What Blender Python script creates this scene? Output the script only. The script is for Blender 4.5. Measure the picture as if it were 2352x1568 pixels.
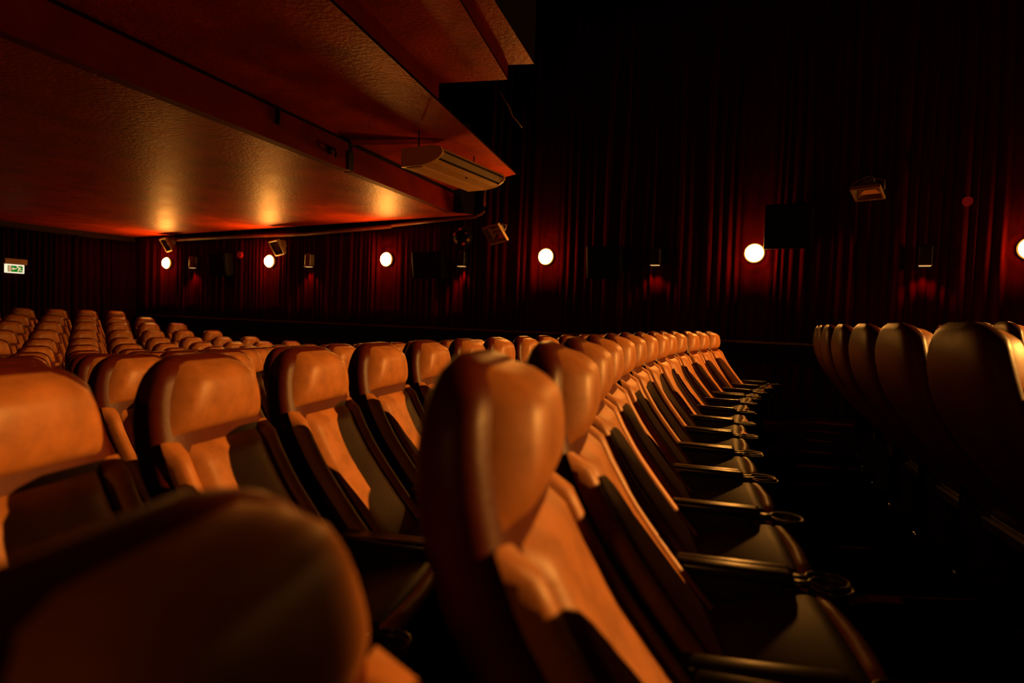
import bpy, bmesh, math, random
from mathutils import Vector, Matrix
random.seed(7)
for o in list(bpy.data.objects):
    bpy.data.objects.remove(o)
scene = bpy.context.scene
COL = scene.collection
R = math.radians

# ------------------------------------------------------------------ camera
FPX = 1400.0                       # focal length in pixels of the 2352 px wide frame
CAM_Z = 1.277
cam_data = bpy.data.cameras.new('camera')
cam = bpy.data.objects.new('camera', cam_data)
COL.objects.link(cam)
CAM_ROT = Matrix.Rotation(R(90 - 2.0), 3, 'X') @ Matrix.Rotation(R(2.0), 3, 'Z')
cam.matrix_world = Matrix.Translation((0, 0, CAM_Z)) @ CAM_ROT.to_4x4()
cam_data.sensor_width = 36
cam_data.lens = FPX / 2352 * 36
cam_data.clip_start = 0.02
cam_data.clip_end = 200
cam_data.dof.use_dof = True
cam_data.dof.focus_distance = 4.6
cam_data.dof.aperture_fstop = 1.7
scene.camera = cam

# ------------------------------------------------------------------ world, exposure
world = bpy.data.worlds.new('world')
scene.world = world
world.use_nodes = True
world.node_tree.nodes['Background'].inputs[0].default_value = (0, 0, 0, 1)
world.node_tree.nodes['Background'].inputs[1].default_value = 0
vs = scene.view_settings
vs.view_transform = 'Standard'
vs.look = 'None'
vs.exposure = -1.1
vs.gamma = 1
vs.use_curve_mapping = False
scene.cycles.use_denoising = True
scene.cycles.sample_clamp_indirect = 6
scene.cycles.max_bounces = 6
scene.cycles.caustics_reflective = False

LAMP_COLOR = (1.0, 0.36, 0.055)
LAMP_POWER = 500.0                 # radiance of the frosted lamp discs
NEAR_POWER = 170.0                # the lamps of the wall behind the camera
FRONT_POWER = 300.0                # the lamps further along towards the screen
ADDED_FLOOD_POWER = 39000.0
ADDED_FLOOD_COLOR = (1.0, 0.40, 0.07)
SPOT_POWER = 45.0

# ------------------------------------------------------------------ frame of reference
def ray(px, py):
    v = CAM_ROT @ Vector(((px - 1176) / FPX, -(py - 784) / FPX, -1))
    return v
CAM_P = Vector((0, 0, CAM_Z))
def at_height(px, py, z):
    v = ray(px, py)
    return CAM_P + v * ((z - CAM_Z) / v.z)
def at_depth(px, py, d):
    v = ray(px, py)
    return CAM_P + v * (d / v.y)
def project(p):
    q = CAM_ROT.transposed() @ (Vector(p) - CAM_P)
    if q.z > -0.01: return None
    return (1176 + FPX * q.x / -q.z, 784 - FPX * q.y / -q.z)

# the long side wall with the lamps: a line through WALL_P, s runs towards the screen
WALL_P = at_depth(1733, 582, 9.0); WALL_P.z = 0
WALL_D = Vector((math.cos(R(26.6)), -math.sin(R(26.6)), 0))
WALL_N = Vector((-math.sin(R(26.6)), -math.cos(R(26.6)), 0))    # into the hall
def on_wall(px, py, off=0.0):
    v = ray(px, py)
    p0 = WALL_P + WALL_N * off
    t = (p0 - CAM_P).dot(WALL_N) / v.dot(WALL_N)
    return CAM_P + v * t
def wall_s(p): return (Vector(p) - WALL_P).dot(WALL_D)
def wall_pt(s, off, z):
    p = WALL_P + WALL_D * s + WALL_N * off
    return Vector((p.x, p.y, z))
WALL_ROT = math.atan2(WALL_N.y, WALL_N.x)          # local +x looks into the hall

# the seat rows: arcs round one centre
OX, OY = 19.75, -2.48
ROW_R, ROW_P = 20.0, 1.117
PITCH = R(1.755)
ROW_FLOOR = {-2: 0.165, -1: 0.10, 0: 0.0, 1: -0.085, 2: -0.18, 3: -0.27, 4: -0.36, 5: -0.44,
             6: -0.49, 7: -0.49, 8: -0.455, 9: -0.37, 10: -0.26, 11: -0.165, 12: -0.045}
def polar(r, phi, z=0.0):
    return Vector((OX - r * math.cos(phi), OY + r * math.sin(phi), z))

# ------------------------------------------------------------------ materials
def new_mat(name, base, rough=0.5, metal=0.0, spec=0.5, noise=None, bump=None, sheen=0.0, coat=0.0, vary=0.0):
    m = bpy.data.materials.new(name)
    m.use_nodes = True
    nt = m.node_tree
    b = nt.nodes['Principled BSDF']
    b.inputs['Base Color'].default_value = (*base, 1)
    b.inputs['Roughness'].default_value = rough
    b.inputs['Metallic'].default_value = metal
    b.inputs['Specular IOR Level'].default_value = spec
    b.inputs['Sheen Weight'].default_value = sheen
    b.inputs['Coat Weight'].default_value = coat
    tc = nt.nodes.new('ShaderNodeTexCoord')
    if noise:
        scale, amount, stretch = noise
        mp = nt.nodes.new('ShaderNodeMapping')
        mp.inputs['Scale'].default_value = stretch
        nt.links.new(tc.outputs['Object'], mp.inputs[0])
        n = nt.nodes.new('ShaderNodeTexNoise')
        n.inputs['Scale'].default_value = scale
        n.inputs['Detail'].default_value = 6
        n.inputs['Roughness'].default_value = 0.65
        nt.links.new(mp.outputs[0], n.inputs[0])
        ramp = nt.nodes.new('ShaderNodeValToRGB')
        lo = tuple(c * (1 - amount) for c in base); hi = tuple(min(1, c * (1 + amount)) for c in base)
        ramp.color_ramp.elements[0].position = 0.3; ramp.color_ramp.elements[0].color = (*lo, 1)
        ramp.color_ramp.elements[1].position = 0.7; ramp.color_ramp.elements[1].color = (*hi, 1)
        nt.links.new(n.outputs[0], ramp.inputs[0])
        out = ramp.outputs[0]
        if vary:
            oi = nt.nodes.new('ShaderNodeObjectInfo')
            hs = nt.nodes.new('ShaderNodeHueSaturation')
            mr = nt.nodes.new('ShaderNodeMapRange')
            mr.inputs['To Min'].default_value = 1 - vary; mr.inputs['To Max'].default_value = 1 + vary
            nt.links.new(oi.outputs['Random'], mr.inputs[0])
            nt.links.new(mr.outputs[0], hs.inputs['Value'])
            nt.links.new(out, hs.inputs['Color'])
            out = hs.outputs[0]
        nt.links.new(out, b.inputs['Base Color'])
        rr = nt.nodes.new('ShaderNodeMapRange')
        rr.inputs['To Min'].default_value = max(0.05, rough - 0.08); rr.inputs['To Max'].default_value = rough + 0.08
        nt.links.new(n.outputs[0], rr.inputs[0])
        nt.links.new(rr.outputs[0], b.inputs['Roughness'])
    if bump:
        scale, strength, dist, stretch = bump
        mp = nt.nodes.new('ShaderNodeMapping')
        mp.inputs['Scale'].default_value = stretch
        nt.links.new(tc.outputs['Object'], mp.inputs[0])
        n = nt.nodes.new('ShaderNodeTexNoise')
        n.inputs['Scale'].default_value = scale
        n.inputs['Detail'].default_value = 5
        nt.links.new(mp.outputs[0], n.inputs[0])
        bp = nt.nodes.new('ShaderNodeBump')
        bp.inputs['Strength'].default_value = strength
        bp.inputs['Distance'].default_value = dist
        nt.links.new(n.outputs[0], bp.inputs['Height'])
        nt.links.new(bp.outputs[0], b.inputs['Normal'])
    return m

def emit_mat(name, color, strength):
    m = bpy.data.materials.new(name)
    m.use_nodes = True
    nt = m.node_tree
    nt.nodes.clear()
    e = nt.nodes.new('ShaderNodeEmission')
    e.inputs[0].default_value = (*color, 1)
    e.inputs[1].default_value = strength
    o = nt.nodes.new('ShaderNodeOutputMaterial')
    nt.links.new(e.outputs[0], o.inputs[0])
    return m

M = {}
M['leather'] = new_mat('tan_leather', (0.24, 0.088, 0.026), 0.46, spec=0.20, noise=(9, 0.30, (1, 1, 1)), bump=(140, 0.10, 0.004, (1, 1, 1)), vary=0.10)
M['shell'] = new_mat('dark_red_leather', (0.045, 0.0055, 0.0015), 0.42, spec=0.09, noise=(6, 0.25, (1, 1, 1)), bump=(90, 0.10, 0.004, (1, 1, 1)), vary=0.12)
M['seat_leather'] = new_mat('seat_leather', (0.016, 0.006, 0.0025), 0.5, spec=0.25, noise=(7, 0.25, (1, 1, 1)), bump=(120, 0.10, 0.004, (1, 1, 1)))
M['black_plastic'] = new_mat('black_plastic', (0.012, 0.010, 0.009), 0.38, noise=(12, 0.3, (1, 1, 1)))
M['arm_plastic'] = new_mat('arm_plastic', (0.012, 0.007, 0.004), 0.30, spec=0.45, noise=(12, 0.3, (1, 1, 1)))
M['steel'] = new_mat('steel', (0.42, 0.38, 0.34), 0.28, metal=1.0, noise=(20, 0.15, (1, 1, 1)))
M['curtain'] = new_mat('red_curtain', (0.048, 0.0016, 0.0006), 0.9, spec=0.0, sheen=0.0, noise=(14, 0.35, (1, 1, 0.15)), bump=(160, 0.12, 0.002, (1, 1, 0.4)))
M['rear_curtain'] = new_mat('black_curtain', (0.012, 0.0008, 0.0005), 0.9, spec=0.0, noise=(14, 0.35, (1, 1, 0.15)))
M['wall'] = new_mat('dark_wall', (0.016, 0.004, 0.003), 0.8, spec=0.2, noise=(4, 0.3, (1, 1, 1)))
M['dado'] = new_mat('dark_wood', (0.06, 0.02, 0.01), 0.28, noise=(5, 0.4, (1, 1, 8)))
M['soffit'] = new_mat('red_brown_paint', (0.42, 0.042, 0.004), 0.46, spec=0.17, noise=(2.2, 0.40, (1, 1, 1)), bump=(24, 0.7, 0.010, (1, 1, 1)))
M['soffit'].node_tree.nodes['Principled BSDF'].inputs['Specular Tint'].default_value = (1.0, 0.46, 0.15, 1)
M['beam'] = new_mat('red_paint', (0.16, 0.009, 0.003), 0.6, spec=0.05, noise=(3, 0.25, (1, 1, 1)), bump=(30, 0.2, 0.006, (1, 1, 1)))
M['ceiling'] = new_mat('black_ceiling', (0.008, 0.004, 0.004), 0.9, spec=0.1, noise=(3, 0.2, (1, 1, 1)))
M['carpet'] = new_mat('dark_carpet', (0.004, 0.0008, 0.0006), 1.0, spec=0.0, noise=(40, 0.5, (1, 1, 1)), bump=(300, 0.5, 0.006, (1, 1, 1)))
M['cream'] = new_mat('cream_casing', (0.92, 0.58, 0.26), 0.30, noise=(8, 0.08, (1, 1, 1)))
M['cream_dark'] = new_mat('louver_casing', (0.45, 0.31, 0.18), 0.4, noise=(8, 0.08, (1, 1, 1)))
M['black'] = new_mat('black_void', (0.004, 0.003, 0.003), 0.7, spec=0.2, noise=(8, 0.2, (1, 1, 1)))
M['grey_metal'] = new_mat('grey_metal', (0.20, 0.17, 0.14), 0.4, metal=0.2, noise=(12, 0.2, (1, 1, 1)))
M['reflector'] = new_mat('reflector', (0.6, 0.55, 0.5), 0.22, metal=1.0, noise=(18, 0.1, (1, 1, 1)))
M['pipe'] = new_mat('painted_pipe', (0.16, 0.035, 0.02), 0.45, noise=(6, 0.3, (1, 1, 1)))
M['cable'] = new_mat('cable', (0.75, 0.45, 0.25), 0.5, noise=(6, 0.2, (1, 1, 1)))
M['speaker'] = new_mat('speaker_black', (0.003, 0.002, 0.002), 0.7, spec=0.12, noise=(10, 0.2, (1, 1, 1)))
M['bezel'] = new_mat('brass_bezel', (0.55, 0.30, 0.10), 0.35, metal=0.6, noise=(10, 0.1, (1, 1, 1)))
M['red_disc'] = new_mat('red_plastic', (0.6, 0.02, 0.015), 0.4, noise=(10, 0.1, (1, 1, 1)))
M['red_led'] = emit_mat('red_indicator', (1.0, 0.03, 0.02), 0.17)
M['housing'] = new_mat('sign_housing', (0.30, 0.16, 0.09), 0.5, noise=(10, 0.15, (1, 1, 1)))
M['glass'] = new_mat('dark_glass', (0.01, 0.008, 0.008), 0.06, spec=0.7, noise=(3, 0.1, (1, 1, 1)))
M['lamp'] = emit_mat('lamp_glow', LAMP_COLOR, LAMP_POWER)
M['lamp_near'] = emit_mat('lamp_glow_near', LAMP_COLOR, NEAR_POWER)
M['lamp_front'] = emit_mat('lamp_glow_front', LAMP_COLOR, FRONT_POWER)
M['lamp_rim'] = emit_mat('lamp_rim', (1.0, 0.34, 0.03), 1.9)
M['spot_lens'] = emit_mat('spot_lens', (1.0, 0.50, 0.16), 1.6)
M['sign_white'] = emit_mat('sign_white', (1.0, 0.82, 0.55), 2.4)
M['sign_green'] = emit_mat('sign_green', (0.004, 0.30, 0.008), 1.2)
M['sign_door'] = emit_mat('sign_door', (1.0, 0.55, 0.30), 1.3)
M['sign_figure'] = emit_mat('sign_figure', (1.0, 0.72, 0.42), 1.9)

# ------------------------------------------------------------------ builders
def link(name, bm, mat, parent=None, smooth=False):
    bmesh.ops.recalc_face_normals(bm, faces=bm.faces)
    me = bpy.data.meshes.new(name)
    bm.to_mesh(me); bm.free()
    if smooth:
        for p in me.polygons: p.use_smooth = True
    me.materials.append(mat)
    o = bpy.data.objects.new(name, me)
    COL.objects.link(o)
    if parent: o.parent = parent
    return o
def empty(name, loc, rz=0.0, rot=None):
    o = bpy.data.objects.new(name, None)
    o.empty_display_size = 0.1
    COL.objects.link(o)
    o.location = loc
    o.rotation_euler = rot if rot else (0, 0, rz)
    return o
def tag(o, label, cat, group=None):
    o['label'] = label; o['category'] = cat
    if group: o['group'] = group
    return o
def structure(o, label=None):
    o['kind'] = 'structure'
    if label: o['label'] = label
    return o
def bm_box(bm, c, s, bev=0.0, seg=2, mat=None):
    g = bmesh.ops.create_cube(bm, size=1.0)
    vs_ = g['verts']
    for v in vs_:
        v.co = Vector((v.co.x * s[0], v.co.y * s[1], v.co.z * s[2]))
    if bev:
        es = set(e for v in vs_ for e in v.link_edges)
        r = bmesh.ops.bevel(bm, geom=list(es), offset=bev, segments=seg, profile=0.5, affect='EDGES')
        vs_ = list(set(r['verts']) | set(v for v in vs_ if v.is_valid))
    for v in vs_:
        co = v.co
        if mat: co = mat @ co
        v.co = co + Vector(c)
    return vs_
def box(c, s, bev=0.0, seg=2, mat=None):
    bm = bmesh.new(); bm_box(bm, c, s, bev, seg, mat); return bm
def loft(rings, caps=True, bm=None):
    bm = bm or bmesh.new()
    vr = [[bm.verts.new(p) for p in ring] for ring in rings]
    n = len(vr[0])
    for a, b in zip(vr, vr[1:]):
        for i in range(n):
            bm.faces.new((a[i], a[(i + 1) % n], b[(i + 1) % n], b[i]))
    if caps:
        bm.faces.new(vr[0][::-1]); bm.faces.new(vr[-1])
    return bm
def tube(pts, r, n=8, bm=None):
    pts = [Vector(p) for p in pts]
    rings = []
    for i, p in enumerate(pts):
        t = (pts[min(i + 1, len(pts) - 1)] - pts[max(i - 1, 0)]).normalized()
        a = t.cross(Vector((0, 0, 1)))
        if a.length < 0.05: a = t.cross(Vector((1, 0, 0)))
        a.normalize(); b = t.cross(a)
        rings.append([p + a * r * math.cos(2 * math.pi * k / n) + b * r * math.sin(2 * math.pi * k / n) for k in range(n)])
    return loft(rings, True, bm)
def slab(name, poly, top, label):
    """a ceiling panel: painted underside, black fascia and top"""
    o = link(name, prism(poly, top), M['soffit'])
    o.data.materials.append(M['ceiling'])
    for p in o.data.polygons:
        if p.normal.z > -0.5: p.material_index = 1
    return structure(o, label)
def prism(poly, top):
    """slab: the polygon's own points are its underside, top is the height of its upper side"""
    bm = bmesh.new()
    lo = [bm.verts.new(p) for p in poly]
    hi = [bm.verts.new((p[0], p[1], top)) for p in poly]
    n = len(lo)
    bm.faces.new(lo[::-1]); bm.faces.new(hi)
    for i in range(n):
        bm.faces.new((lo[i], lo[(i + 1) % n], hi[(i + 1) % n], hi[i]))
    bmesh.ops.triangulate(bm, faces=[f for f in bm.faces if len(f.verts) > 4])
    return bm
def disc(r, x, n=40, dome=0.0, rings=4, bm=None):
    """a disc in the local yz plane that bulges towards +x"""
    bm = bm or bmesh.new()
    prev = None
    for k in range(rings, 0, -1):
        a = k / rings
        xx = x + dome * math.sqrt(max(0, 1 - a * a))
        ring = [bm.verts.new((xx, a * r * math.cos(2 * math.pi * i / n), a * r * math.sin(2 * math.pi * i / n))) for i in range(n)]
        if prev:
            for i in range(n): bm.faces.new((prev[i], prev[(i + 1) % n], ring[(i + 1) % n], ring[i]))
        prev = ring
    c = bm.verts.new((x + dome, 0, 0))
    for i in range(n): bm.faces.new((prev[i], prev[(i + 1) % n], c))
    return bm
def lathe_x(profile, n=36, bm=None):
    """profile of (x, radius) turned about the local x axis"""
    return loft([[(x, r * math.cos(2 * math.pi * i / n), r * math.sin(2 * math.pi * i / n)) for i in range(n)] for x, r in profile], False, bm)
def interp(t, pts):
    if t <= pts[0][0]: return pts[0][1]
    for (a, va), (b, vb) in zip(pts, pts[1:]):
        if t <= b: return va + (vb - va) * (t - a) / (b - a)
    return pts[-1][1]

# ------------------------------------------------------------------ room shell
# floor: a dished floor that follows the arcs of the rows
def floor_height(r):
    j = (r - ROW_R) / ROW_P
    pts = []
    for k, h in sorted(ROW_FLOOR.items()):
        c = {-1: -1.173, -2: -2.193}.get(k, k)
        pts.append((c - 0.60, h)); pts.append((c + 0.14, h))
    return interp(j, pts)
bm = bmesh.new()
rs = []
for k in range(-7, 15):
    c = {-1: -1.173, -2: -2.193}.get(k, k)
    rs += [ROW_R + ROW_P * (c - 0.60), ROW_R + ROW_P * (c + 0.14)]
phis = [R(-3 + i * 1.3) for i in range(36)]
grid = [[bm.verts.new(polar(r, p, floor_height(r))) for p in phis] for r in rs]
for a, b in zip(grid, grid[1:]):
    for i in range(len(phis) - 1): bm.faces.new((a[i], a[i + 1], b[i + 1], b[i]))
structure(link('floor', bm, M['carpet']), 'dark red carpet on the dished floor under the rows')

S_REAR, S_FRONT = wall_s(on_wall(285, 600)), 17.0
S_BALC = wall_s(on_wall(1112, 498))
def wall_slab(name, p, q, z0, z1, thick, mat, label):
    p, q = Vector(p), Vector(q)
    d = (q - p).normalized(); n = Vector((d.y, -d.x, 0)) * thick
    bm = prism([Vector((v.x, v.y, z0)) for v in (p, q, q + n, p + n)], z1)
    return structure(link(name, bm, mat), label)
WB = -0.15
wall_slab('wall_far', wall_pt(S_REAR - 5, WB, 0), wall_pt(S_FRONT, WB, 0), -0.8, 7.0, -0.2, M['wall'], 'dark side wall behind the red curtains')
NEAR_Y = -2.45
wall_slab('wall_near', (-14.5, NEAR_Y, 0), (18, NEAR_Y, 0), -0.8, 7.0, 0.2, M['wall'], 'dark side wall behind the camera')
wall_slab('wall_front', (18, NEAR_Y, 0), wall_pt(S_FRONT, WB, 0), -0.8, 7.0, 0.2, M['wall'], 'dark wall at the screen end of the hall')
RW = 34.55
bm = bmesh.new()
for z0, z1, r0, r1 in ((-0.8, 3.3, RW, RW + 0.2),):
    ring = [[bm.verts.new(polar(r, R(0 + 1.35 * i), z)) for i in range(29)] for r, z in ((r0, z0), (r0, z1), (r1, z1), (r1, z0))]
    for k in range(4):
        a, b = ring[k], ring[(k + 1) % 4]
        for i in range(28): bm.faces.new((a[i], a[i + 1], b[i + 1], b[i]))
structure(link('wall_rear', bm, M['wall']), 'black rear wall behind the last row')

bm = prism([(-16, -3, 7.0), (19, -3, 7.0), (19, 20, 7.0), (-16, 20, 7.0)], 7.2)
structure(link('ceiling', bm, M['ceiling']), 'black high ceiling over the front of the hall')

# balcony underside, stepped up towards the screen
H = lambda h: CAM_Z + h
def extend(p, q, y):
    """go on along the line q->p past p to the given y"""
    t = (y - p.y) / (q.y - p.y)
    return p + (q - p) * t
b_far = at_height(1040, 487, H(1.80)); b_mid = at_height(480, 262, H(1.80)); b_near = extend(b_mid, b_far, NEAR_Y + 0.02)
b_brk = at_height(803, 392, H(1.80))
wall_b = wall_pt(S_BALC - 0.15, 0.02, H(1.88))
wall_r = wall_pt(S_REAR - 4.5, 0.02, H(1.74))
far_left = Vector((-15.5, NEAR_Y + 0.02, H(1.70)))
bdir = (b_far - b_near).normalized()
bn = Vector((bdir.y, -bdir.x, 0))               # towards the screen
slab('ceiling', [b_near, b_far, wall_b, wall_pt(S_REAR, 0.02, H(1.77)), wall_r, far_left], H(2.6), 'red brown plastered underside of the balcony beside the wall')
# beam face
def beam(a, b, h0, h1, t, out):
    u = bn * out
    return prism([Vector((p.x, p.y, H(h0))) for p in (a + u, b + u, b + u - bn * t, a + u - bn * t)], H(h1))
brk_a = b_brk - bdir * 0.06
brk_b = b_brk + bdir * 0.04
structure(link('trim_1', beam(b_near, brk_a, 1.795, 2.13, 0.12, 0.012), M['beam']), 'long dark red beam face under the balcony')
structure(link('trim_2', beam(brk_b, b_far, 1.795, 2.11, 0.12, 0.006), M['beam']), 'short red beam face between the joint and the wall')
# first step
e1_far = at_height(1185, 400, H(2.27)); e1_mid = at_height(1008, 235, H(2.27)); e1_near = extend(e1_mid, e1_far, NEAR_Y + 0.02)
up = lambda p, h: Vector((p.x, p.y, H(h)))
slab('ceiling', [up(b_near, 2.17), up(b_far, 2.17), e1_far, e1_mid, up(e1_near, 2.27)], H(2.30), 'first stepped panel of the balcony underside')
# second step
d1 = (e1_far - e1_mid).normalized()
s2_far_in = at_height(1010, 190, H(2.47)); s2_far_out = at_height(1166, 183, H(2.47))
s2_in_near = extend(s2_far_in, at_height(805, 0, H(2.47)), NEAR_Y + 0.02)
s2_out_near = extend(s2_far_out, at_height(1055, 0, H(2.47)), NEAR_Y + 0.02)
back1 = Vector((-0.4, 0.1, 0))
slab('ceiling', [s2_in_near + back1, s2_far_in + back1, s2_far_out, s2_out_near], H(2.50), 'second stepped panel of the balcony underside')
bm = prism([up(e1_near, 2.272), up(e1_mid, 2.272), up(s2_far_in, 2.272), up(s2_far_in + back1, 2.272), up(s2_in_near + back1, 2.272)], H(2.471))
structure(link('trim_3', bm, M['beam']), 'dark red riser between first and second balcony step')
# third step
s3_in = at_height(1168, 149, H(2.62)); s3_out = at_height(1227, 147, H(2.62))
s3_in_near = extend(s3_in, at_height(1055, -35, H(2.62)), NEAR_Y + 0.02)
s3_out_near = extend(s3_out, at_height(1135, 0, H(2.62)), NEAR_Y + 0.02)
back2 = Vector((-0.3, 0.05, 0))
slab('ceiling', [s3_in_near + back2, s3_in + back2, s3_out, s3_out_near], H(3.9), 'topmost narrow panel of the balcony underside')
bm = prism([up(s2_out_near, 2.474), up(s2_far_out, 2.474), up(s3_in, 2.474), up(s3_in + back2, 2.474), up(s3_in_near + back2, 2.474)], H(2.64))
structure(link('trim_7', bm, M['beam']), 'dark red riser between second and third balcony step')
# cross beam
cb0 = at_height(806, 322, H(2.12)); cb1 = at_height(1078, 318, H(2.27))
cd = (cb1 - cb0).normalized(); cn = Vector((-cd.y, cd.x, 0)) * 0.22
bm = prism([cb0, cb1, cb1 + cn, cb0 + cn], H(2.45))
structure(link('trim_4', bm, M['beam']), 'shallow dark cross beam above the air conditioner')
# fixings on the beam
def beam_fix(px, py, h, s, name, label, cat):
    p = at_height(px, py, h)
    p = b_near + bdir * (p - b_near).dot(bdir) + bn * 0.03
    o = link(name, box((0, 0, 0), s, 0.006), M['black'])
    o.location = (p.x, p.y, h); o.rotation_euler = (0, 0, math.atan2(bn.y, bn.x))
    return tag(o, label, cat)
beam_fix(657, 266, H(2.05), (0.035, 0.03, 0.16), 'bracket', 'small black upright bracket on the long dark red beam', 'bracket')
hk = empty('hook', (0, 0, 0))
p = at_height(757, 347, H(1.93)); p = b_near + bdir * (p - b_near).dot(bdir) + bn * 0.035
hk.location = (p.x, p.y, H(1.93)); hk.rotation_euler = (0, 0, math.atan2(bn.y, bn.x))
link('plate', box((-0.01, 0, 0.01), (0.02, 0.05, 0.09), 0.006), M['black'], hk)
link('prong', tube([(0.0, 0, 0.03), (0.05, 0.0, 0.02), (0.06, 0.01, -0.03), (0.03, 0.04, -0.06)], 0.012), M['black'], hk, True)
tag(hk, 'small black hook on the red beam beside the joint', 'hook')
st = link('strap', beam(brk_a - bdir * 0.01, brk_b, 1.80, 2.02, 0.10, 0.03), M['black'])
tag(st, 'black strap closing the joint of the red balcony beam', 'strap')

# dado rail and lower wall
rail_z = 1.095
def wall_run(name, s0, s1, off0, off1, z0, z1, mat, label):
    c0 = wall_pt(s0, off0, z0)
    bm = prism([wall_pt(s0, off0, z0), wall_pt(s1, off0, z0), wall_pt(s1, off1, z0), wall_pt(s0, off1, z0)], z1)
    return structure(link(name, bm, mat), label)
wall_run('trim_5', S_REAR, S_FRONT, WB, 0.13, rail_z - 0.03, rail_z, M['dado'], 'dark polished dado rail along the curtained wall')
wall_run('trim_6', S_REAR, S_FRONT, WB, 0.03, rail_z - 0.30, rail_z - 0.03, M['black'], 'black band of panelling under the dado rail')

# ------------------------------------------------------------------ curtains
LAMPS = [(385, 604), (621, 598), (889, 594), (1255, 589), (1733, 582), (2366, 578)]
LAMP_S = [wall_s(on_wall(x, y, 0.05)) for x, y in LAMPS]
LAMP_Z = sum(on_wall(x, y, 0.05).z for x, y in LAMPS) / len(LAMPS)
gap = LAMP_S[5] - LAMP_S[4]
folds = []
rng = random.Random(11)
s = S_REAR - 0.2
while s < S_FRONT:
    w = rng.uniform(0.07, 0.17) * (1.35 if rng.random() < 0.15 else 1)
    folds.append((s, w, rng.uniform(0.022, 0.062), rng.uniform(-0.02, 0.02)))
    s += w
def fold_depth(s, z, flat):
    import bisect
    k = bisect.bisect_right(FOLD_S, s) - 1
    k = max(0, min(k, len(folds) - 1))
    s0, w, a, lean = folds[k]
    t = (s - s0) / w
    d = a * (math.sin(math.pi * min(max(t, 0), 1)) ** 1.4)
    # a second, slower swing of the cloth
    d += 0.012 * math.sin(s * 5.1) + 0.008 * math.sin(s * 11.3 + z * 0.4)
    f = 1.0
    for ls in flat:
        q = abs(s - ls)
        if q < 0.24: f = min(f, max(0.25, (q - 0.13) / 0.11))
    return d * f
FOLD_S = [f[0] for f in folds]
def make_curtain(s0, s1, z0, z1, label, path=None, mean=-0.035):
    bm = bmesh.new()
    n = int((s1 - s0) / 0.0125)
    zs = [z0 + (z1 - z0) * k / 6 for k in range(7)]
    rows = []
    for z in zs:
        row = []
        for i in range(n + 1):
            ss = s0 + (s1 - s0) * i / n
            d = fold_depth(ss + 0.010 * math.sin(z * 0.9 + ss * 3) * (z - 2), z, LAMP_S if path is None else [])
            p = wall_pt(ss, mean + d, z) if path is None else path(ss, mean + d, z)
            row.append(bm.verts.new(p))
        rows.append(row)
    for a, b in zip(rows, rows[1:]):
        for i in range(n): bm.faces.new((a[i], a[i + 1], b[i + 1], b[i]))
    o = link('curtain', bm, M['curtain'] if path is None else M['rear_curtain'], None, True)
    sol = o.modifiers.new('cloth', 'SOLIDIFY'); sol.thickness = 0.004
    return tag(o, label, 'curtain', 'red wall curtains')
cuts = [S_REAR] + [(a + b) / 2 for a, b in zip(LAMP_S, LAMP_S[1:])] + [LAMP_S[5] + gap / 2, S_FRONT]
lab = ['dark red pleated curtain behind the rearmost wall lamp under the balcony',
       'dark red pleated curtain behind the second wall lamp from the rear',
       'dark red pleated curtain behind the third lamp, by the balcony end',
       'dark red pleated curtain behind the fourth lamp, beside the tilted floodlight',
       'dark red pleated curtain behind the largest fully visible wall lamp',
       'dark red pleated curtain behind the lamp cut by the frame edge',
       'dark red pleated curtain at the screen end of the wall']
top_of = lambda a: H(1.69)
for i, (a, b) in enumerate(zip(cuts, cuts[1:])):
    if i <= 2:
        bb = min(b, S_BALC)
        make_curtain(a, bb, rail_z + 0.004, H(1.765), lab[i])
        if bb < b:
            make_curtain(bb, b, rail_z + 0.004, 6.9, 'tall dark red curtain strip beside the balcony end')
    else:
        make_curtain(a, b, rail_z + 0.004, 6.9, lab[i])
# pleated cloth under the dado
o = make_curtain(S_REAR, S_FRONT, -0.45, rail_z - 0.31, 'dark pleated cloth hung below the dado rail')
# rear wall curtain
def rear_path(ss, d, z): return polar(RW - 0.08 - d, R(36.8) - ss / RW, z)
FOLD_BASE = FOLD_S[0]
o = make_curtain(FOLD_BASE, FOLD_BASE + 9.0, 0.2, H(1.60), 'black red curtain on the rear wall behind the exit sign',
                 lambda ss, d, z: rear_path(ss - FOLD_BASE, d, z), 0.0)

# ------------------------------------------------------------------ wall lamps
def make_lamp(loc, rz, glow, label, group='round wall lamps'):
    t = empty('wall_lamp', loc, rz)
    link('back_plate', lathe_x([(-0.14, 0.0), (-0.14, 0.10), (-0.02, 0.125), (0.0, 0.10)], 40), M['bezel'], t, True)
    link('glass_rim', lathe_x([(-0.012, 0.124), (-0.010, 0.137), (0.004, 0.142), (0.014, 0.138), (0.018, 0.128), (0.012, 0.122)], 40), M['lamp_rim'], t, True)
    link('lamp_glass', disc(0.128, 0.010, 40, 0.075), glow, t, True)
    for k in range(3):
        a = R(35 + 120 * k)
        link('clip', box((0.020, 0.134 * math.cos(a), 0.134 * math.sin(a)), (0.014, 0.014, 0.014), 0.003), M['bezel'], t)
    return tag(t, label, 'lamp', group)
words = ['round glowing wall lamp rearmost on the curtain, below a tilted floodlight',
         'round glowing wall lamp second from the rear, partly behind a floodlight corner',
         'round glowing wall lamp between a small box light and the wide black speaker',
         'round glowing wall lamp just beyond the balcony end, beside the tilted floodlight',
         'round glowing wall lamp touching the corner of the high black speaker',
         'round glowing wall lamp cut by the right frame edge']
for i, s in enumerate(LAMP_S):
    make_lamp(wall_pt(s, 0.07, LAMP_Z), WALL_ROT, M['lamp'], words[i])
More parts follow.
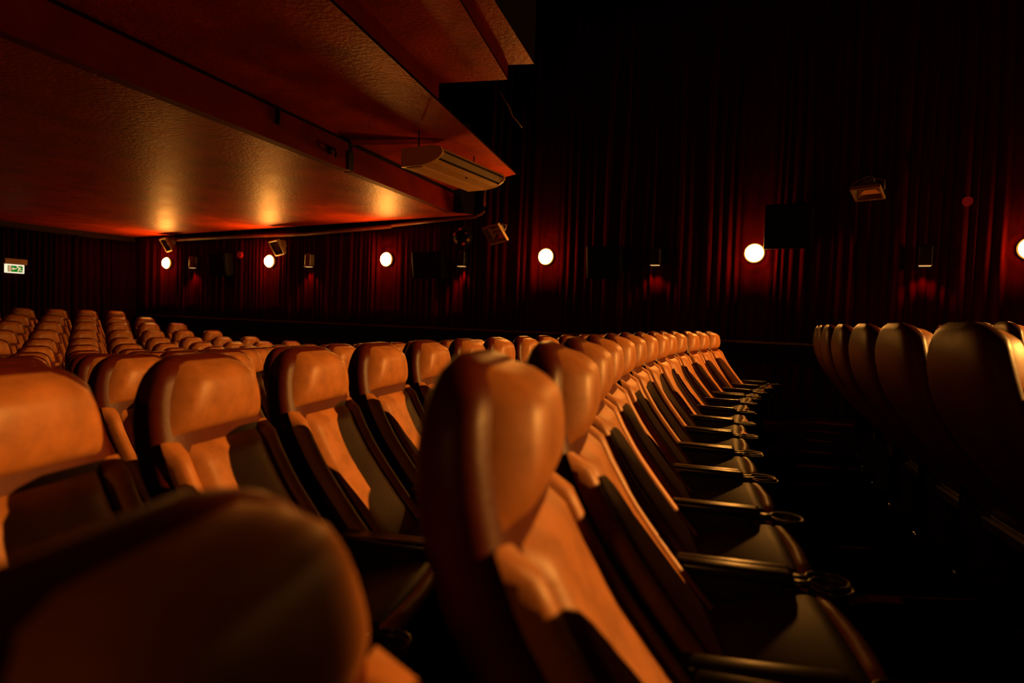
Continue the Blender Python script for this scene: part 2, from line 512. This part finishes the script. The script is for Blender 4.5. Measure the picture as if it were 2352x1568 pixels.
for i in (1, 2, 3):
    make_lamp(wall_pt(LAMP_S[5] + gap * i, 0.07, LAMP_Z), WALL_ROT, M['lamp_front'], 'round wall lamp outside the frame, %s towards the screen' % ('', 'next', 'second', 'third')[i])
for i, x in enumerate((-1.3,)):
    make_lamp((x, NEAR_Y + 0.11, LAMP_Z + 0.05), R(90), M['lamp_near'],
              'round glowing lamp on the opposite wall, behind the camera', None)

# ------------------------------------------------------------------ small box lights on the curtain
def make_box_light(px, py, label):
    p = on_wall(px, py, 0.07)
    t = empty('box_light', (p.x, p.y, p.z), WALL_ROT)
    link('housing', box((0, 0, 0.02), (0.13, 0.15, 0.24), 0.012), M['grey_metal'] if px < 800 else M['black_plastic'], t)
    link('top_cap', box((0, 0, 0.15), (0.07, 0.08, 0.03), 0.01), M['black_plastic'], t)
    link('lip', box((0.0, 0, -0.108), (0.145, 0.165, 0.014), 0.003), M['steel'], t)
    link('lens', box((0.02, 0, -0.119), (0.09, 0.13, 0.008), 0.002), M['spot_lens'], t)
    ld = bpy.data.lights.new('box_light_glow', 'SPOT')
    ld.energy = SPOT_POWER; ld.color = (1.0, 0.14, 0.10); ld.spot_size = R(110); ld.spot_blend = 0.6; ld.shadow_soft_size = 0.03
    lo = bpy.data.objects.new('bulb', ld); COL.objects.link(lo); lo.parent = t
    lo.location = (0.02, 0, -0.14); lo.rotation_euler = (0, R(-14), 0)
    return tag(t, label, 'light', 'small box lights on the curtain')
make_box_light(444, 604, 'small box light by the rearmost wall lamp, red glow below')
make_box_light(711, 600, 'small box light between the second and third wall lamps')
make_box_light(1062, 597, 'small box light below the black ball of coloured lenses')
make_box_light(1506, 592, 'small box light between the two brightest lamps, red glow below')
make_box_light(2125, 590, 'small box light below the red dot at the right')

# ------------------------------------------------------------------ speakers
def make_speaker(px, py, w, h, d, yaw, tilt, label):
    p = on_wall(px, py, 0.22)
    t = empty('speaker', p, 0)
    t.rotation_euler = (0, R(tilt), WALL_ROT + R(yaw))
    # a cabinet that narrows towards its back
    rings = []
    for x, k in ((-d / 2, 0.72), (-d / 2 + 0.02, 0.76), (d / 2 - 0.03, 1.0), (d / 2, 0.985)):
        rings.append([(x, sx * w / 2 * k, sz * h / 2 * (0.5 + 0.5 * k)) for sx, sz in ((-1, -1), (1, -1), (1, 1), (-1, 1))])
    bm = loft(rings)
    bmesh.ops.bevel(bm, geom=list(bm.edges), offset=0.008, segments=1, affect='EDGES')
    link('cabinet', bm, M['speaker'], t)
    link('grille', box((d / 2 + 0.006, 0, 0), (0.012, w * 0.9, h * 0.9), 0.004), M['black'], t)
    link('bracket', box((-d / 2 - 0.04, 0, 0), (0.10, 0.06, 0.12), 0.006), M['black_plastic'], t)
    return tag(t, label, 'speaker', 'black wall speakers')
make_speaker(510, 607, 0.60, 0.52, 0.26, 0, 8, 'black speaker on the rear curtain near the red dot')
make_speaker(990, 608, 0.66, 0.50, 0.28, 0, 8, 'wide black speaker beside the third wall lamp')
make_speaker(1393, 602, 0.58, 0.52, 0.28, 0, 8, 'black speaker between the fourth lamp and a small box light')
make_speaker(1812, 521, 0.62, 0.62, 0.28, 0, 4, 'high black speaker at the corner of the largest lamp')

# ------------------------------------------------------------------ floodlights
def make_flood(px, py, off, yaw, tilt, roll, size, label, lit=False):
    p = on_wall(px, py, off)
    t = empty('floodlight', p)
    t.rotation_euler = (Matrix.Rotation(WALL_ROT + R(yaw), 3, 'Z') @ Matrix.Rotation(R(tilt), 3, 'Y') @ Matrix.Rotation(R(roll), 3, 'X')).to_euler()
    w, h = size
    m = M['cream_dark']
    rings = []
    for x, k in ((-0.13, 0.40), (-0.11, 0.45), (-0.02, 0.95), (0.0, 1.0), (0.02, 1.0)):
        rings.append([(x, a * w / 2 * k, b * h / 2 * k) for a, b in ((-1, -1), (1, -1), (1, 1), (-1, 1))])
    bm = loft(rings, False)
    bm.verts.ensure_lookup_table(); bm.faces.new(bm.verts[:4][::-1])
    link('casing', bm, m, t)
    bm = bmesh.new()
    for c, s_ in (((0.025, 0, h / 2 - 0.012), (0.03, w, 0.024)), ((0.025, 0, -h / 2 + 0.012), (0.03, w, 0.024)),
                  ((0.025, w / 2 - 0.012, 0), (0.03, 0.024, h)), ((0.025, -w / 2 + 0.012, 0), (0.03, 0.024, h))):
        bm_box(bm, c, s_, 0.004, 1)
    link('rim', bm, m, t)
    # reflector: hollow, its walls run back to a small plate
    bm = bmesh.new()
    q = [[bm.verts.new((x, sx * (w / 2 - 0.024) * k, sz * (h / 2 - 0.024) * k)) for sx, sz in ((-1, -1), (1, -1), (1, 1), (-1, 1))] for x, k in ((0.022, 1.0), (-0.03, 0.80), (-0.075, 0.42))]
    for u, v in zip(q, q[1:]):
        for i in range(4): bm.faces.new((u[i], u[(i + 1) % 4], v[(i + 1) % 4], v[i]))
    bm.faces.new(q[-1])
    link('reflector', bm, M['reflector'], t)
    link('tube', box((-0.04, 0, 0), (0.012, w * 0.5, 0.012), 0.003), M['grey_metal'], t)
    link('heat_sink', box((-0.15, 0, 0), (0.05, w * 0.36, h * 0.34), 0.008), M['grey_metal'], t)
    bm = tube([(-0.01, -w / 2 - 0.012, 0), (-0.12, -w / 2 - 0.012, 0.05), (-0.19, 0, 0.08), (-0.12, w / 2 + 0.012, 0.05), (-0.01, w / 2 + 0.012, 0)], 0.010, 6)
    link('yoke', bm, M['grey_metal'], t, True)
    return tag(t, label, 'floodlight', 'floodlights under the balcony' if px < 1000 else None)
make_flood(384, 561, 0.22, -14, 30, 4, (0.40, 0.34), 'tilted rectangular floodlight above the rearmost wall lamp')
make_flood(638, 568, 0.28, -14, 30, 4, (0.40, 0.34), 'tilted rectangular floodlight overlapping the second wall lamp')
make_flood(1138, 536, 0.45, -12, 40, 8, (0.40, 0.34), 'tilted cream floodlight hanging beside the pipe at the balcony end')
make_flood(1993, 441, 0.25, -18, 68, 0, (0.36, 0.30), 'dim floodlight with sloped hood high on the right curtain')

# added floodlight, unseen, to light the seat fronts, aimed back over the rows
ADDED_FLOOD_S = 11.2
ADDED_FLOOD_POS = wall_pt(ADDED_FLOOD_S, 0.45, CAM_Z + 3.9)
t = empty('flood_lamp', ADDED_FLOOD_POS, R(172.8))
link('casing', box((-0.16, 0, 0), (0.16, 0.34, 0.26), 0.02), M['black_plastic'], t)
link('lamp_window', box((-0.075, 0, 0), (0.012, 0.28, 0.20), 0.002), M['glass'], t)
for y in (-1, 1):
    link('barn_door', box((0.0, y * 0.21, 0), (0.16, 0.008, 0.26), 0.002, 1), M['black'], t)
link('barn_door', box((0.30, 0, -0.012), (0.54, 0.56, 0.008), 0.002, 1, Matrix.Rotation(R(20.5), 3, 'Y')), M['black'], t)  # tilted to keep the added beam off the balcony
link('wall_arm', box((-0.27, 0.0, -0.02), (0.10, 0.05, 0.05), 0.008), M['black_plastic'], t)
ld = bpy.data.lights.new('flood', 'SPOT')
ld.energy = ADDED_FLOOD_POWER; ld.color = ADDED_FLOOD_COLOR; ld.spot_size = R(38.4); ld.spot_blend = 0.06; ld.shadow_soft_size = 0.03
lo = bpy.data.objects.new('bulb', ld); COL.objects.link(lo); lo.parent = t
lo.location = (0.0, 0, 0); lo.rotation_euler = (0, R(-90 + 18), 0)
tag(t, 'black floodlight with barn doors high on the wall towards the screen', 'floodlight')

# ball of coloured lenses
p = on_wall(1064, 546, 0.30)
t = empty('party_light', p, WALL_ROT + R(12))
bm = bmesh.new(); bmesh.ops.create_uvsphere(bm, u_segments=28, v_segments=16, radius=0.17)
link('ball', bm, M['speaker'], t, True)
link('bracket', box((-0.14, 0, 0.14), (0.08, 0.10, 0.16), 0.01), M['black_plastic'], t)
lens_cols = [(0.9, 0.15, 0.05), (0.5, 0.5, 0.8), (0.7, 0.2, 0.5), (0.9, 0.55, 0.15), (0.5, 0.5, 0.4), (0.7, 0.08, 0.15)]
for (a, b), c in zip(((-0.02, 0.13), (0.10, 0.06), (-0.11, 0.04), (0.12, -0.05), (-0.08, -0.08), (0.04, -0.12)), lens_cols):
    x = math.sqrt(max(0.0, 0.17 ** 2 - a * a - b * b))
    m = new_mat('lens_glass', c, 0.08, metal=0.6, noise=(5, 0.1, (1, 1, 1)))
    bm = bmesh.new(); bmesh.ops.create_uvsphere(bm, u_segments=14, v_segments=8, radius=0.030)
    for v in bm.verts: v.co += Vector((x, a, b))
    link('lens', bm, m, t, True)
tag(t, 'black ball party light with coloured lenses under the balcony end', 'party light')

# red dots
for px, py, off, r, m, label in ((550, 585, 0.06, 0.075, M['red_disc'], 'small red disc on the curtain near the second wall lamp'),
                              (2222, 462, 0.06, 0.060, M['red_led'], 'small dim red disc high on the right curtain')):
    p = on_wall(px, py, off)
    t = empty('alarm_disc', p, WALL_ROT)
    link('base', lathe_x([(-0.05, 0.0), (-0.05, r * 0.9), (0.0, r), (0.01, r)], 24), M['red_disc'], t, True)
    link('face', disc(r * 0.97, 0.008, 24, 0.02), M['red_led'], t, True)
    tag(t, label, 'alarm disc')

# ------------------------------------------------------------------ exit sign
phi_s = None
v = ray(33, 612)
best = None
for k in range(400):
    d = 8 + k * 0.02
    q = CAM_P + v * d
    rr = math.hypot(OX - q.x, q.y - OY)
    if rr > RW - 0.22: best = q; break
ph = math.atan2(best.y - OY, OX - best.x)
t = empty('exit_sign', best, -ph)
# local +x looks to the screen, +y runs along the rear wall away from the camera
link('housing', box((0.0, 0, 0.105), (0.16, 0.42, 0.12), 0.012), M['housing'], t)
link('light_box', box((0.0, 0.0, -0.045), (0.07, 0.34, 0.19), 0.006), M['sign_white'], t)
link('green_panel', box((0.038, 0.0, -0.050), (0.006, 0.275, 0.135), 0.0), M['sign_green'], t)
fx = 0.0425
link('door', box((fx, -0.100, -0.050), (0.004, 0.055, 0.120), 0.0), M['sign_door'], t)
bm = bmesh.new()
def flat(bm, pts):
    pts = [(y * 0.9 - 0.006, z) for y, z in pts]
    f = [bm.verts.new((fx + 0.0, y, z - 0.050)) for y, z in pts]
    g = [bm.verts.new((fx + 0.003, y, z - 0.050)) for y, z in pts]
    n = len(f)
    bm.faces.new(f[::-1]); bm.faces.new(g)
    for i in range(n): bm.faces.new((f[i], f[(i + 1) % n], g[(i + 1) % n], g[i]))
flat(bm, [(-0.066, 0.0), (-0.028, 0.034), (-0.028, 0.010), (0.028, 0.010), (0.028, -0.010), (-0.028, -0.010), (-0.028, -0.034)])
link('arrow', bm, M['sign_figure'], t)
bm = bmesh.new()
hd = [(0.048 + 0.016 * math.cos(2 * math.pi * k / 10), 0.052 + 0.014 * math.sin(2 * math.pi * k / 10)) for k in range(10)]
flat(bm, hd)
flat(bm, [(0.056, 0.036), (0.090, 0.038), (0.100, 0.000), (0.074, -0.008)])          # trunk
flat(bm, [(0.060, 0.036), (0.034, 0.012), (0.028, 0.022), (0.058, 0.046)])           # forward arm
flat(bm, [(0.090, 0.038), (0.130, 0.020), (0.126, 0.006), (0.088, 0.020)])           # rear arm
flat(bm, [(0.074, -0.006), (0.052, -0.030), (0.056, -0.060), (0.072, -0.060), (0.070, -0.034), (0.092, -0.008)])   # front leg
flat(bm, [(0.088, -0.002), (0.112, -0.022), (0.148, -0.024), (0.148, -0.038), (0.104, -0.038), (0.080, -0.012)])   # rear leg
link('running_figure', bm, M['sign_figure'], t)
tag(t, 'green lit exit sign with arrow and running figure on the rear wall', 'exit sign')

# ------------------------------------------------------------------ air conditioner
ZA = H(1.75)
a0 = at_height(921, 384, ZA); a1 = at_height(1075, 440, ZA)
ax = a1 - a0; LEN = ax.length; ax.normalize()
t = empty('air_conditioner', a0, math.atan2(ax.y, ax.x))
# local x runs along the unit, local -y is its front
prof = [(0.0, 0.0), (0.30, 0.0), (0.33, 0.005), (0.44, 0.020), (0.52, 0.048), (0.58, 0.085), (0.605, 0.120), (0.600, 0.150), (0.575, 0.185), (0.52, 0.205), (0.44, 0.215), (0.0, 0.215)]
DEP = 0.98
def ring(x, sc=1.0): return [(x, -d * DEP, h) for d, h in prof]
link('end_panel', loft([ring(0.0), ring(0.035)]), M['cream'], t)
link('end_panel', loft([ring(LEN - 0.035), ring(LEN)]), M['cream'], t)
body = [(0.0, 0.003), (0.30, 0.003), (0.33, 0.008), (0.44, 0.023), (0.515, 0.050), (0.500, 0.075), (0.545, 0.165), (0.560, 0.185), (0.52, 0.203), (0.44, 0.212), (0.0, 0.212)]
link('casing', loft([[(x, -d * DEP, h) for d, h in body] for x in (0.03, LEN - 0.03)]), M['cream'], t)
link('outlet', loft([[(x, -d * DEP, h) for d, h in ((0.512, 0.052), (0.508, 0.078), (0.548, 0.163), (0.556, 0.160), (0.530, 0.072))] for x in (0.036, LEN - 0.036)]), M['black'], t)
link('louver', loft([[(x, -d * DEP, h) for d, h in ((0.538, 0.070), (0.590, 0.128), (0.596, 0.122), (0.548, 0.066))] for x in (0.045, LEN - 0.045)]), M['cream_dark'], t)
link('top_lip', loft([[(x, -d * DEP, h) for d, h in ((0.560, 0.185), (0.602, 0.158), (0.604, 0.150), (0.580, 0.150))] for x in (0.036, LEN - 0.036)]), M['cream'], t)
gr = link('intake_grille', box((LEN * 0.5, -0.155, -0.002), (LEN - 0.10, 0.25, 0.010), 0.003), M['cream'], t)
gl = bmesh.new()
for k in range(9): bm_box(gl, (LEN * 0.5, -0.055 - 0.025 * k, -0.008), (LEN - 0.16, 0.012, 0.004))
link('grille_slats', gl, M['cream'], gr)
link('sensor', box((LEN * 0.55, -0.40, 0.012), (0.02, 0.02, 0.012), 0.003), M['black'], t)
for x in (0.12, LEN - 0.12):
    link('hanger', box((x, -0.16, 0.32), (0.012, 0.012, 0.24)), M['black'], t)
tag(t, 'cream ceiling air conditioner hung under the balcony edge', 'air conditioner')

# pipe from the unit to the wall and along it
p0 = on_wall(1113, 438, 0.06); p1 = on_wall(1113, 472, 0.06)
p2 = on_wall(1106, 490, 0.07); p3 = on_wall(1090, 498, 0.07)
pts = [p0 + Vector((0, 0, 0.04)), p0, p1, on_wall(1111, 484, 0.065), p2, p3, on_wall(1000, 507, 0.08), on_wall(900, 518, 0.08)]
o = link('pipe', tube(pts, 0.030, 10), M['pipe'], None, True)
tag(o, 'dark red pipe bending along the wall under the balcony', 'pipe')
run = [on_wall(900, 520, 0.07), on_wall(700, 538, 0.07), on_wall(560, 543, 0.06), on_wall(400, 551, 0.06)]
o = link('cable_duct', tube(run, 0.035, 6), M['pipe'])
tag(o, 'thin cable duct along the top of the rear curtains', 'cable duct')
cp = [at_depth(x, y, 7.6) for x, y in ((1146, 205), (1158, 228), (1168, 243), (1173, 255), (1178, 268), (1188, 278), (1194, 286), (1199, 293))]
o = link('loose_cable', tube(cp, 0.008, 6), M['cable'], None, True)
tag(o, 'loose pale cable end hanging beyond the balcony steps', 'cable')

# ------------------------------------------------------------------ seats
FRONT = [(0.36, 0.47), (0.42, 0.435), (0.50, 0.365), (0.60, 0.275), (0.70, 0.195), (0.80, 0.12), (0.91, 0.055), (1.0, 0.020), (1.10, 0.0), (1.17, -0.010), (1.20, -0.028), (1.215, -0.046), (1.225, -0.070)]
THICK = [(0.36, 0.09), (0.60, 0.12), (0.90, 0.13), (1.05, 0.125), (1.12, 0.118), (1.17, 0.102), (1.20, 0.078), (1.215, 0.05), (1.225, 0.02)]
HALF = [(0.36, 0.245), (0.60, 0.265), (0.80, 0.265), (0.95, 0.252), (1.05, 0.240), (1.12, 0.226), (1.17, 0.202), (1.20, 0.170), (1.215, 0.135), (1.225, 0.09)]
def superring(z, n=24, e=3.6):
    xf, th, hw = interp(z, FRONT), interp(z, THICK), interp(z, HALF)
    out = []
    for i in range(n):
        a = 2 * math.pi * (i + 0.5) / n
        c, s_ = math.cos(a), math.sin(a)
        out.append((xf - th / 2 + th / 2 * math.copysign(abs(c) ** (2 / e), c), hw * math.copysign(abs(s_) ** (2 / e), s_), z))
    return out
def pillow(z0, z1, y0f, y1f, bulge, sink=0.012, nu=10, nv=12, pu=4, pv=6, peak=0.0):
    """padded panel on the front of the back; y0f, y1f give its sides at a height"""
    bm = bmesh.new()
    g = []
    for j in range(nv + 1):
        v = -1 + 2 * j / nv
        v = math.copysign(abs(v) ** 0.8, v)
        z = z0 + (z1 - z0) * (v + 1) / 2
        row = []
        for i in range(nu + 1):
            u = -1 + 2 * i / nu
            u = math.copysign(abs(u) ** 0.7, u)
            y = y0f(z) + (y1f(z) - y0f(z)) * (u + 1) / 2
            w_ = (v - peak) / (1 - peak) if v > peak else (peak - v) / (1 + peak)
            b = math.sqrt(max(0.0, (1 - abs(u) ** pu) * (1 - min(1.0, w_) ** pv)))
            row.append(bm.verts.new((interp(z, FRONT) - sink + (bulge + sink) * b, y, z)))
        g.append(row)
    for a, b in zip(g, g[1:]):
        for i in range(nu): bm.faces.new((a[i], a[i + 1], b[i + 1], b[i]))
    return bm

def make_seat():
    t = empty('cinema_seat', (0, 0, 0))
    zs = [0.36, 0.44, 0.52, 0.60, 0.70, 0.80, 0.90, 0.98, 1.05, 1.10, 1.14, 1.17, 1.19, 1.205, 1.215, 1.222, 1.225]
    link('back_shell', loft([superring(z) for z in zs]), M['shell'], t, True)
    hw = lambda z: interp(z, HALF)
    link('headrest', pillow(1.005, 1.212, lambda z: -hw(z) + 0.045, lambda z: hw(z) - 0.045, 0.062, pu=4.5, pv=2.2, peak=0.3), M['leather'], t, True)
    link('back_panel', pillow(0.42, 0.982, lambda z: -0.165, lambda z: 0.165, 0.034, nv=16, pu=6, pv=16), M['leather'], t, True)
    for s_ in (-1, 1):
        a, b = (0.176, 0.240) if s_ > 0 else (-0.240, -0.176)
        link('side_bolster', pillow(0.44, 0.995, lambda z, a=a: a, lambda z, b=b: b, 0.036, nu=6, nv=14, pu=2, pv=14), M['leather'], t, True)
    rot = Matrix.Rotation(R(-16), 3, 'Y')
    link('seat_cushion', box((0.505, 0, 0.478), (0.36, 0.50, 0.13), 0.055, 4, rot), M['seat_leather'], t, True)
    link('front_roll', tube([(0.655 + 0.022 * math.cos(yy / 0.23 * math.pi / 2), yy, 0.548 - (0.03 if abs(yy) > 0.2 else 0.0)) for yy in (-0.228, -0.20, -0.12, 0.0, 0.12, 0.20, 0.228)], 0.030, 10), M['leather'], t, True)  # paler roll added to stand in for light caught on the cushion edge
    link('seat_pan', box((0.545, 0, 0.408), (0.36, 0.44, 0.035), 0.012, 2, rot), M['black_plastic'], t, True)
    link('back_bracket', box((0.40, 0, 0.33), (0.10, 0.40, 0.06), 0.01, 1), M['black_plastic'], t)
    add_arm(t, -0.314)
    return t
def add_arm(t, y):
    bm = bmesh.new()
    bm_box(bm, (0.445, y, 0.588), (0.33, 0.060, 0.036), 0.014, 3)
    ar = link('armrest', bm, M['arm_plastic'], t, True)
    bm = bmesh.new()
    n, k = 24, 8
    rr, r2 = 0.056, 0.0050
    cx = 0.705
    g = [[bm.verts.new((cx + (rr + r2 * math.cos(2 * math.pi * b / k)) * math.cos(2 * math.pi * a / n),
                        y + (rr + r2 * math.cos(2 * math.pi * b / k)) * math.sin(2 * math.pi * a / n),
                        0.578 + r2 * math.sin(2 * math.pi * b / k))) for b in range(k)] for a in range(n)]
    for a in range(n):
        for b in range(k):
            bm.faces.new((g[a][b], g[(a + 1) % n][b], g[(a + 1) % n][(b + 1) % k], g[a][(b + 1) % k]))
    # the cup hanging in the ring and the tongue that joins it to the armrest
    rings = [[(cx + r * math.cos(2 * math.pi * a / n), y + r * math.sin(2 * math.pi * a / n), z) for a in range(n)] for r, z in ((0.050, 0.578), (0.043, 0.49), (0.004, 0.488))]
    loft(rings, False, bm)
    bm_box(bm, (0.632, y, 0.578), (0.052, 0.034, 0.012), 0.004, 1)
    link('cup_holder', bm, M['arm_plastic'], ar, True)
    bm = bmesh.new()
    side = [(0.30, 0.0), (0.58, 0.0), (0.56, 0.04), (0.50, 0.08), (0.52, 0.40), (0.58, 0.57), (0.30, 0.57), (0.33, 0.40), (0.36, 0.08), (0.30, 0.04)]
    loft([[(x, yy, z) for x, z in side] for yy in (y - 0.018, y + 0.018)], True, bm)
    bmesh.ops.triangulate(bm, faces=[f for f in bm.faces if len(f.verts) > 4])
    link('arm_support', bm, M['black_plastic'], t)

def copy_tree(o, parent=None):
    c = o.copy(); COL.objects.link(c)
    if parent:
        c.parent = parent
    for ch in o.children: copy_tree(ch, c)
    return c

ORD = ['', 'first', 'second', 'third', 'fourth', 'fifth', 'sixth', 'seventh', 'eighth', 'ninth', 'tenth', 'eleventh', 'twelfth',
       'thirteenth', 'fourteenth', 'fifteenth', 'sixteenth', 'seventeenth', 'eighteenth', 'nineteenth', 'twentieth']
proto = make_seat()
used = False
ROW_OFF = {-1: -1.31, -2: -2.45}
ROW_SHIFT = {0: -0.30, -1: 0.62, -2: 0.3}
END = polar(ROW_R, R(31.4))
rng = random.Random(3)
n_seats = 0
order = [0, 1, 2, 3, 4, 5, 6, 7, 8, 9, 10, 11, 12, -1, -2]
for j in order:
    off = ROW_OFF.get(j, ROW_P * j)
    r = ROW_R + off
    e = END - WALL_D * off
    phi_end = math.atan2(e.y - OY, OX - e.x)
    dphi = PITCH * ROW_R / r
    phi_end += ROW_SHIFT.get(j, 0.42) * dphi
    k = 0
    while k < 20:
        phi = phi_end - dphi * k
        p = polar(r, phi, ROW_FLOOR[j])
        if j == 0 and k == 12: p += Vector((-0.015, 0.03, 0))      # the last seats stand a little out of line
        if j == 0 and k == 13: p += Vector((-0.035, 0.11, 0))
        q = project((p.x, p.y, p.z + 1.1))
        k += 1
        if j >= 0 and (p.y < 0.2 or q is None or q[0] < -170): break
        if j < 0 and p.y < -1.5: break
        if not used:
            o = proto; used = True
        else:
            o = copy_tree(proto)
        o.location = p
        o.rotation_euler = (0, R(rng.uniform(-0.8, 0.8)), -phi + R(rng.uniform(-0.8, 0.8)))
        n_seats += 1
        if j == 0 and k == 14:
            # this seat's back has sunk backwards
            piv = Vector((0.45, 0, 0.38)); rm = Matrix.Rotation(R(-11), 4, 'Y')
            for ch in o.children:
                if ch.name.split('.')[0] in ('back_shell', 'headrest', 'back_panel', 'side_bolster'):
                    ch.matrix_basis = Matrix.Translation(piv) @ rm @ Matrix.Translation(-piv)
        if j == 0:
            if k == 14: label = 'nearest blurred leather seat filling the lower left corner'
            elif k == 13: label = 'large blurred leather seat in the centre, second nearest in the cup-holder row'
            else: label = 'tan leather cinema seat, %s from the wall end of the cup-holder row' % ORD[k]
            grp = 'seats in the cup-holder row'
        elif j > 0:
            label = 'tan leather cinema seat, %s from the wall end, %s row behind the cup-holder row' % (ORD[k], ORD[j])
            grp = 'seats in the %s row behind' % ORD[j]
        elif j == -1:
            label = 'cinema seat seen from behind, %s from the wall, row before the aisle' % ORD[k]
            label = 'cinema seat seen from behind, %s from the wall in the row in front' % ORD[k]
            grp = 'seats in the row in front'
        else:
            label = 'cinema seat seen from behind, %s from the wall, two rows in front' % ORD[k]
            grp = 'seats two rows in front'
        tag(o, label, 'seat', grp)
        if k == 1:
            # the outermost seat of a row also has an armrest on its wall side
            for ch in list(o.children):
                if ch.name.split('.')[0] in ('armrest', 'arm_support'):
                    c = copy_tree(ch, o)
                    c.location = (0, 0.628, 0)
print('seats', n_seats)
